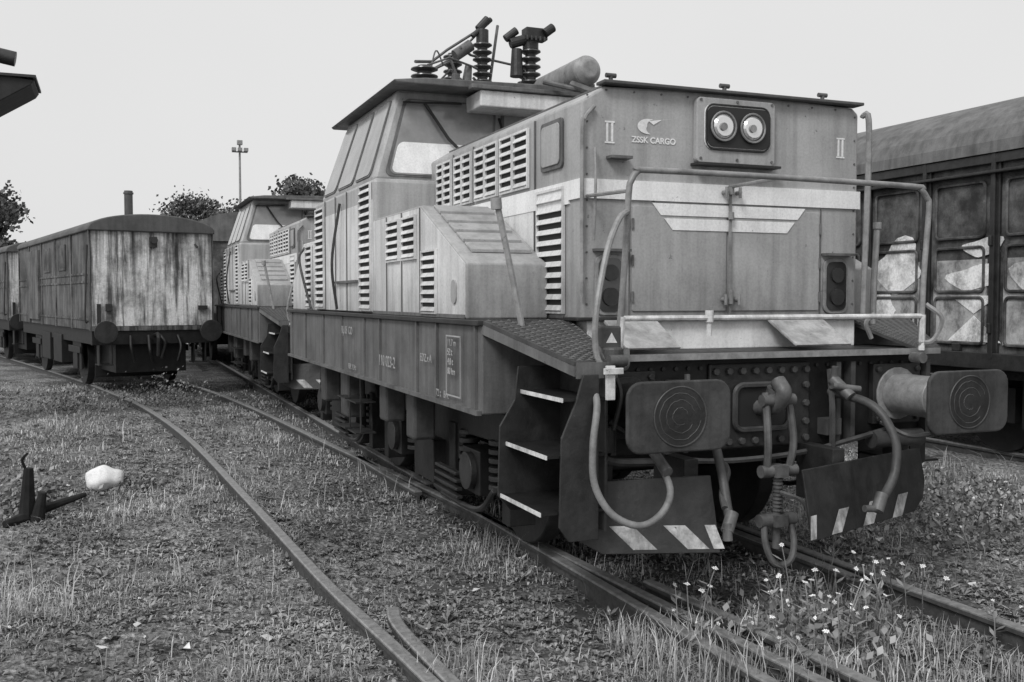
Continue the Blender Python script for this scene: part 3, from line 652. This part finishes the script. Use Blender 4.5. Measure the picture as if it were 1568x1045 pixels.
# ---------------------------------------------------------------- rails
def railsweep(pts,g,gh,h=.16):
    P=catmull(pts,8)
    pf=[(-.06,-h),(.06,-h),(.06,-h+.012),(.012,-h+.035),(.012,-.045),(.034,-.032),(.034,-.012),(-.034,-.012),(-.034,-.032),(-.012,-.045),(-.012,-h+.035),(-.06,-h+.012)]
    for prof,G_ in((pf,g),([(-.033,-.0115),(.033,-.0115),(.033,-.004),(.026,0),(-.026,0),(-.033,-.004)],gh)):
        v=[];f=[];n=len(prof)
        for i,p in enumerate(P):
            d=(P[min(i+1,len(P)-1)]-P[max(i-1,0)]); d.z=0; d.normalize(); s=Vector((d.y,-d.x,0))
            for a,z in prof: v.append(p+s*a+Vector((0,0,z)))
        for i in range(len(P)-1):
            for k in range(n): f.append((i*n+k,i*n+(k+1)%n,(i+1)*n+(k+1)%n,(i+1)*n+k))
        f.append(tuple(range(n))); f.append(tuple(range((len(P)-1)*n,len(P)*n))); G_.add(v,f)
def track(name,lines,sleep=None):
    E=empty(name); g,gh=G(),G()
    for l in lines: railsweep([(x,y,0) for x,y in l],g,gh)
    g.make('rail_web',RUST,E); gh.make('rail_head',RHEAD,E)
    if sleep:
        g=G()
        for (x,y,a,w) in sleep:
            c,s=math.cos(a),math.sin(a); hw=w/2
            pts=[(x+c*u-s*v_,y+s*u+c*v_) for u,v_ in((-hw,-.12),(hw,-.12),(hw,.12),(-hw,.12))]
            g.prism(pts,-.2,-.122,'z')
        g.make('sleepers',WOOD,E,.01)
    return E
A=[(1.34,.5),(1.27,3),(1.2,4.2),(1.1,5.6),(1.0,8),(.80,12),(.45,15.5),(-.05,18.5),(-.75,22),(-2.6,30),(-5,40),(-8,50)]
Bl=[(3.0,-1),(2.82,2),(2.68,4.2),(2.58,6),(2.45,8),(2.2,11),(1.9,15),(1.45,18.8),(.75,22.3),(-1.1,30.3),(-3.5,40.5),(-6.5,50.5)]
sl=[(2.7,y,0,3.6) for y in np.arange(1,12,.65)]+[(CX,y,0,2.5) for y in np.arange(12,60,.65)]
track('railway_turnout_track',[A,Bl,[(CX-.75,-4),(CX-.75,4.3),(CX-.75,7.2)],[(CX-.75,8.2),(CX-.75,30),(CX-.75,80)],[(CX+.80,-4),(CX+.77,30),(CX+.75,80)],[(1.40,3.0),(1.32,3.5),(1.285,4.4),(1.29,4.75),(1.33,4.95)],[(CX+.62,4.5),(CX+.67,4.8),(CX+.67,8),(CX+.62,8.3)],[(2.30,9.9),(2.31,8.8),(2.34,7.9)],[(2.98,1.0),(2.90,3.5),(2.80,4.9)]],sl)
track('railway_track',[[(8.65,-6),(8.65,30),(8.65,80)],[(10.15,-6),(10.15,30),(10.15,80)]],[(9.4,y,0,2.5) for y in np.arange(-4,50,.65)])

# ---------------------------------------------------------------- vegetation near
def blades(name,n,mat,hmin,hmax,wmin,wmax,lean,dens,region):
    V=np.zeros((n*5,3)); cnt=0; F=[]; (Z0,Z1)=region; tries=0
    while cnt<n and tries<n*9:
        tries+=1
        Z=Z0*(Z1/Z0)**(random.random()**.8); t_=random.uniform(-.56,.56)
        x=Z*(.928*t_+.373); y=Z*(.928-.373*t_)
        if x>8 : continue
        d=noise.noise(Vector((x*.9,y*.9,5)))+.5*noise.noise(Vector((x*3,y*3,1)))
        if random.random()>dens(x,y,d): continue
        z=gz(x,y); s=Z/6
        h=random.uniform(hmin,hmax)*(1+.8*max(0,d))*min(1.2,.75+s*.2); w=random.uniform(wmin,wmax)*max(1,s)
        a=random.uniform(0,6.28); l=random.uniform(.1,1)*lean*h; dx,dy=math.cos(a),math.sin(a); px,py=-dy*w,dx*w
        o=cnt*5
        V[o]=(x-px,y-py,z-.01);V[o+1]=(x+px,y+py,z-.01)
        V[o+2]=(x+px*.8+dx*l*.35,y+py*.8+dy*l*.35,z+h*.6);V[o+3]=(x-px*.8+dx*l*.35,y-py*.8+dy*l*.35,z+h*.6)
        V[o+4]=(x+dx*l,y+dy*l,z+h*(1-.25*l/h))
        F.append((o,o+1,o+2,o+3));F.append((o+3,o+2,o+4)); cnt+=1
    me=bpy.data.meshes.new(name); me.from_pydata(V[:cnt*5].tolist(),[],F); me.materials.append(mat)
    o=bpy.data.objects.new(name,me); COL.objects.link(o); return o
def dg(x,y,d):
    r=.07+.9*max(0,d+.08)
    if 2.7<x<3.9: r*=.4
    return r
blades('grass',72000,GRASS,.010,.045,.0014,.0030,1.6,dg,(4.1,20))
blades('tall_grass',5500,GRASS,.07,.20,.0016,.0032,1.0,lambda x,y,d:(.9 if (abs(x-2.5)<.3 or abs(x-1.4)<.2 or abs(x-3.3)<.5) and y<4.4 else .02+.5*max(0,d-.32)),(4.1,13))
def leaves(name,n,mat):
    V=[];F=[]; c=0;tries=0
    while c<n and tries<n*6:
        tries+=1
        Z=4.2*(18/4.2)**(random.random()**.8); t_=random.uniform(-.56,.56)
        x=Z*(.928*t_+.373); y=Z*(.928-.373*t_)
        if x>7.6: continue
        d=noise.noise(Vector((x*1.3,y*1.3,25)))+.4*noise.noise(Vector((x*4,y*4,2)))
        if random.random()>.16+1.2*max(0,d): continue
        c+=1; z=gz(x,y); k=random.randint(4,7); R=random.uniform(.014,.048)
        for i in range(k):
            a=6.28*i/k+random.uniform(-.4,.4); dx,dy=math.cos(a),math.sin(a); w=R*random.uniform(.18,.32); o=len(V); up=R*random.uniform(.2,.9)
            V+= [(x,y,z),(x+dx*R*.55-dy*w,y+dy*R*.55+dx*w,z+up*.8),(x+dx*R,y+dy*R,z+up*.75),(x+dx*R*.55+dy*w,y+dy*R*.55-dx*w,z+up*.8)]
            F.append((o,o+1,o+2,o+3))
    me=bpy.data.meshes.new(name); me.from_pydata(V,[],F); me.materials.append(mat); o=bpy.data.objects.new(name,me); COL.objects.link(o)
leaves('broadleaf_weeds',15000,WEED)
V=[];F=[]
for i in range(14000):
    Z=4.2*(14/4.2)**(random.random()**.8); t_=random.uniform(-.56,.56); x=Z*(.928*t_+.373); y=Z*(.928-.373*t_)
    if x>7.6: continue
    s=random.uniform(.006,.020); z=gz(x,y)+s*.3; o=len(V)
    for dx,dy,dz in((1,0,0),(-.5,.9,0),(-.5,-.9,0),(.1,0,.8),(0,0,-.7)): V.append((x+dx*s*random.uniform(.7,1.3),y+dy*s*random.uniform(.7,1.3),z+dz*s))
    F+=[(o+o1,o+o2,o+3) for o1,o2 in((0,1),(1,2),(2,0))]
me=bpy.data.meshes.new('gravel'); me.from_pydata(V,[],F); me.materials.append(WEED); o=bpy.data.objects.new('gravel',me); COL.objects.link(o)
E=empty('wildflowers'); gs_,gp,gl=G(),G(),G()
def daisy(x,y,h,r):
    z=gz(x,y); lx,ly=random.uniform(-.08,.08),random.uniform(-.08,.08)
    gs_.tube([(x,y,z),(x+lx*.4,y+ly*.4,z+h*.6),(x+lx,y+ly,z+h)],.0025,4,True,2)
    c=Vector((x+lx,y+ly,z+h)); nrm=Vector((random.uniform(-.5,.3),random.uniform(-1,0),1)).normalized(); u=nrm.orthogonal().normalized(); w=nrm.cross(u)
    for i in range(7):
        a=6.28*i/7; a2=a+.35; a3=a-.35; rr_=r*random.uniform(.6,1.1)
        gp.add([c,c+(u*math.cos(a3)+w*math.sin(a3))*rr_*.7,c+(u*math.cos(a)+w*math.sin(a))*rr_,c+(u*math.cos(a2)+w*math.sin(a2))*rr_*.7],[(0,1,2,3)])
    for i in range(8):
        q=random.uniform(.05,.85); a=random.uniform(0,6.28); p=Vector((x+lx*q,y+ly*q,z+h*q)); e=p+Vector((math.cos(a)*.07,math.sin(a)*.07,.03)); s=Vector((-math.sin(a),math.cos(a),0))*.011
        gl.add([p,(p+e)/2+s,e,(p+e)/2-s],[(0,1,2,3)])
for i in range(65): daisy(random.gauss(3.15,.32),random.gauss(3.9,.15),random.uniform(.12,.46),random.uniform(.010,.020))
for i in range(60):
    Z=random.uniform(4.4,11);t_=random.uniform(-.5,.55); x=Z*(.928*t_+.373); y=Z*(.928-.373*t_)
    if x<7.6: daisy(x,y,random.uniform(.03,.12),random.uniform(.006,.012))
for i in range(120): daisy(random.uniform(4.9,7.4),random.uniform(3.0,6.5),random.uniform(.08,.25),random.uniform(.009,.016))
gs_.make('stems',WEED,E); gp.make('petals',PETAL,E); gl.make('leaves',WEED,E)
def bush(name,c,R,h,n,mat=WEED):
    V=[];F=[]
    for i in range(n):
        p=Vector((random.gauss(0,R*.5),random.gauss(0,R*.5),abs(random.gauss(0,h*.5)))); s=random.uniform(.010,.032)
        n1=Vector((random.gauss(0,1),random.gauss(0,1),random.gauss(0,1)+.8)).normalized(); u=n1.orthogonal().normalized()*s; w=n1.cross(u)*.6; q=Vector(c)+p; o=len(V)
        V+=[q-u,q+w,q+u,q-w]; F.append((o,o+1,o+2,o+3))
    me=bpy.data.meshes.new(name); me.from_pydata([tuple(v) for v in V],[],F); me.materials.append(mat); o=bpy.data.objects.new(name,me); COL.objects.link(o)
for c,R,h in(((-.7,8.9,-.1),.35,.22),((-1.6,10.5,-.1),.6,.4),((-2.3,12.2,-.1),.8,.5),((.2,9.6,-.12),.2,.08),((3.15,3.9,-.1),.35,.18),((-1.3,8.3,-.1),.3,.15),((-.6,16.5,-.1),.9,.35),((.9,17.0,-.1),.6,.35),((-2.4,15.5,-.1),1.0,.5),((5.8,5.6,-.1),.8,.12),((6.6,6.2,-.1),.7,.16)): bush('weed_clump',c,R,h,1100)

def rock(name,c,s,mat,seed=1):
    bm=bmesh.new(); bmesh.ops.create_icosphere(bm,subdivisions=3,radius=1)
    for v in bm.verts:
        k=1+.25*noise.noise(v.co*1.4+Vector((seed,0,0)))+.08*noise.noise(v.co*5); v.co=Vector((v.co.x*s[0]*k,v.co.y*s[1]*k,v.co.z*s[2]*k))
    me=bpy.data.meshes.new(name); bm.to_mesh(me); bm.free(); me.materials.append(mat); me.polygons.foreach_set('use_smooth',[True]*len(me.polygons))
    o=bpy.data.objects.new(name,me); COL.objects.link(o); o.location=c
rock('white_stone',(-.08,9.6,-.02),(.165,.12,.11),STONE)
E=empty('burnt_stump'); g=G()
g.cyl((-.62,8.4,-.15),(-.60,8.4,.30),.07,9,.035).cyl((-.55,8.35,-.15),(-.50,8.33,.12),.06,8,.03).cyl((-.6,8.4,-.05),(-.2,8.5,.05),.045,7,.02).cyl((-.62,8.4,-.1),(-.75,8.2,-.08),.07,7,.03).tube([(-.6,8.4,.25),(-.64,8.38,.36),(-.6,8.36,.42)],.012,5)
g.make('wood',CHAR,E,.006)
g=G()
for i in range(50):
    Z=random.uniform(4.6,16);t_=random.uniform(-.5,.5); x=Z*(.928*t_+.373); y=Z*(.928-.373*t_); z=gz(x,y); s=random.uniform(.012,.035)
    a=random.uniform(0,6.28); g.add([(x+s*math.cos(a+k)*random.uniform(.7,1.2),y+s*math.sin(a+k),z+.02+random.uniform(-.008,.02)) for k in(0,1.4,2.9,4.4)],[(0,1,2,3)])
g.make('litter_scraps',WHITE)

# ---------------------------------------------------------------- distant things
def tree(name,x,y,H,W,n=5000):
    E=empty(name,(x,y,-.1)); g=G(); g.cyl((0,0,0),(0,0,H*.5),.22,10,.12); V=[];F=[]; cl=[]
    for i in range(30):
        a=random.uniform(0,6.28); z=H*random.uniform(.40,.95); r=W*.5*math.sqrt(random.random())*math.sqrt(max(.05,1-((z/H-.62)/.4)**2))
        p=Vector((r*math.cos(a),r*math.sin(a),z)); cl.append((p,random.uniform(.10,.2)*W)); g.cyl((0,0,H*random.uniform(.25,.5)),p,.07,6,.015)
    g.make('trunk_and_limbs',BARK,E)
    for i in range(n):
        p,s=random.choice(cl); q=p+Vector((random.gauss(0,1),random.gauss(0,1),random.gauss(0,.7)))*s*.6
        k=random.uniform(.09,.2); n1=Vector((random.gauss(0,1),random.gauss(0,1),random.gauss(0,1))).normalized(); u=n1.orthogonal().normalized()*k; w=n1.cross(u)*.7; o=len(V)
        V+=[q-u,q+w,q+u,q-w]; F.append((o,o+1,o+2,o+3))
    me=bpy.data.meshes.new('crown'); me.from_pydata([tuple(v) for v in V],[],F); me.materials.append(FOL); o=bpy.data.objects.new('crown',me); COL.objects.link(o); o.parent=E
tree('deciduous_tree',7.6,92,11,6.5); tree('deciduous_tree.001',12.6,71,10.0,5.2); tree('deciduous_tree.002',15.5,74,9.4,5)
tree('deciduous_tree.003',-6.6,66,8.2,4.5); tree('deciduous_tree.004',10.6,88,9.8,6); tree('deciduous_tree.005',13.5,82,10.0,6)
V=[];F=[]
for i in range(26000):
    x=random.uniform(-60,110); y=118+random.uniform(-6,6)-.12*x; top=7.5+2.2*noise.noise(Vector((x*.12,0,0)))+1.5*noise.noise(Vector((x*.5,3,0)))
    z=random.uniform(-.2,1)*top; q=Vector((x,y,max(0,z))); k=random.uniform(.2,.5); n1=Vector((random.gauss(0,1),random.gauss(0,1)-1,random.gauss(0,1))).normalized(); u=n1.orthogonal().normalized()*k; w=n1.cross(u)*.8; o=len(V)
    V+=[q-u,q+w,q+u,q-w]; F.append((o,o+1,o+2,o+3))
me=bpy.data.meshes.new('distant_tree_line'); me.from_pydata([tuple(v) for v in V],[],F); me.materials.append(FOL); o=bpy.data.objects.new('distant_tree_line',me); COL.objects.link(o)

E=empty('lighting_mast'); g=G().cyl((7.3,61.7,-.1),(7.3,61.7,10.8),.10,10,.06).box(6.85,7.75,61.6,61.8,10.3,10.36)
for x in(6.95,7.3,7.65): g.box(x-.12,x+.12,61.4,61.7,10.36,10.55)
g.box(7.15,7.45,61.5,61.8,10.75,11.0)
g.make('mast',RAILP,E)
E=empty('platform_canopy'); 
G().prism([(-.84,4.14),(-.80,4.20),(-2.0,4.33),(-6,4.5),(-6,3.3),(-2.0,3.60),(-1.4,3.78),(-.9,4.10)],13.3,14.2,'y').make('cantilever_roof',DARK,E,.01)
G().box(-1.6,-.78,13.25,14.25,4.22,4.25).make('gutter',DARK2,E)
G().cyl((-1.8,13.6,4.55),(-1.05,13.6,4.50),.06,14).cyl((-1.3,13.6,4.54),(-1.02,13.6,4.49),.09,14).box(-2.6,-2.3,13.5,13.7,4.3,4.6).cyl((-2.45,13.6,4.5),(-1.8,13.6,4.55),.04).make('floodlight',DARK2,E,0,True)
G().box(-5.2,-4.9,13.8,14.1,-.2,3.5).make('post',STEEL,E,.01)

# ---------------------------------------------------------------- light
w=bpy.data.worlds.new('World'); sc.world=w; w.use_nodes=True; t=w.node_tree; bg=t.nodes['Background']
sky=t.nodes.new('ShaderNodeTexSky'); sky.sky_type='NISHITA'; sky.sun_disc=False
sky.air_density=1; sky.dust_density=6
bw=t.nodes.new('ShaderNodeRGBToBW'); t.links.new(sky.outputs[0],bw.inputs[0])
mx=t.nodes.new('ShaderNodeMath'); mx.operation='MULTIPLY_ADD'; mx.inputs[1].default_value=.12; mx.inputs[2].default_value=6.7
t.links.new(bw.outputs[0],mx.inputs[0])
tc=t.nodes.new('ShaderNodeTexCoord'); nn=t.nodes.new('ShaderNodeTexNoise'); nn.inputs['Scale'].default_value=1.3; nn.inputs['Detail'].default_value=4
t.links.new(tc.outputs['Generated'],nn.inputs['Vector'])
mr=t.nodes.new('ShaderNodeMapRange'); mr.inputs['To Min'].default_value=.91; mr.inputs['To Max'].default_value=1.09; t.links.new(nn.outputs['Fac'],mr.inputs['Value'])
m2=t.nodes.new('ShaderNodeMath'); m2.operation='MULTIPLY'; t.links.new(mx.outputs[0],m2.inputs[0]); t.links.new(mr.outputs[0],m2.inputs[1])
t.links.new(m2.outputs[0],bg.inputs['Color']); bg.inputs['Strength'].default_value=.110
sd=bpy.data.lights.new('sun','SUN'); sd.energy=1.8; sd.angle=math.radians(18); sd.color=(1,1,1)
so=bpy.data.objects.new('sun',sd); COL.objects.link(so)
dirv=Vector((-.80,-.66,1.0)); so.rotation_euler=dirv.to_track_quat('Z','Y').to_euler()
sky.sun_rotation=math.atan2(dirv.x,dirv.y); sky.sun_elevation=math.atan2(dirv.z,math.hypot(dirv.x,dirv.y))

cam=bpy.data.cameras.new('camera'); co=bpy.data.objects.new('camera',cam); COL.objects.link(co)
co.location=(0,0,1.59); co.rotation_euler=(math.radians(87.57),0,math.radians(-21.9)); cam.sensor_width=36; cam.lens=35.1; cam.clip_end=3000
sc.camera=co
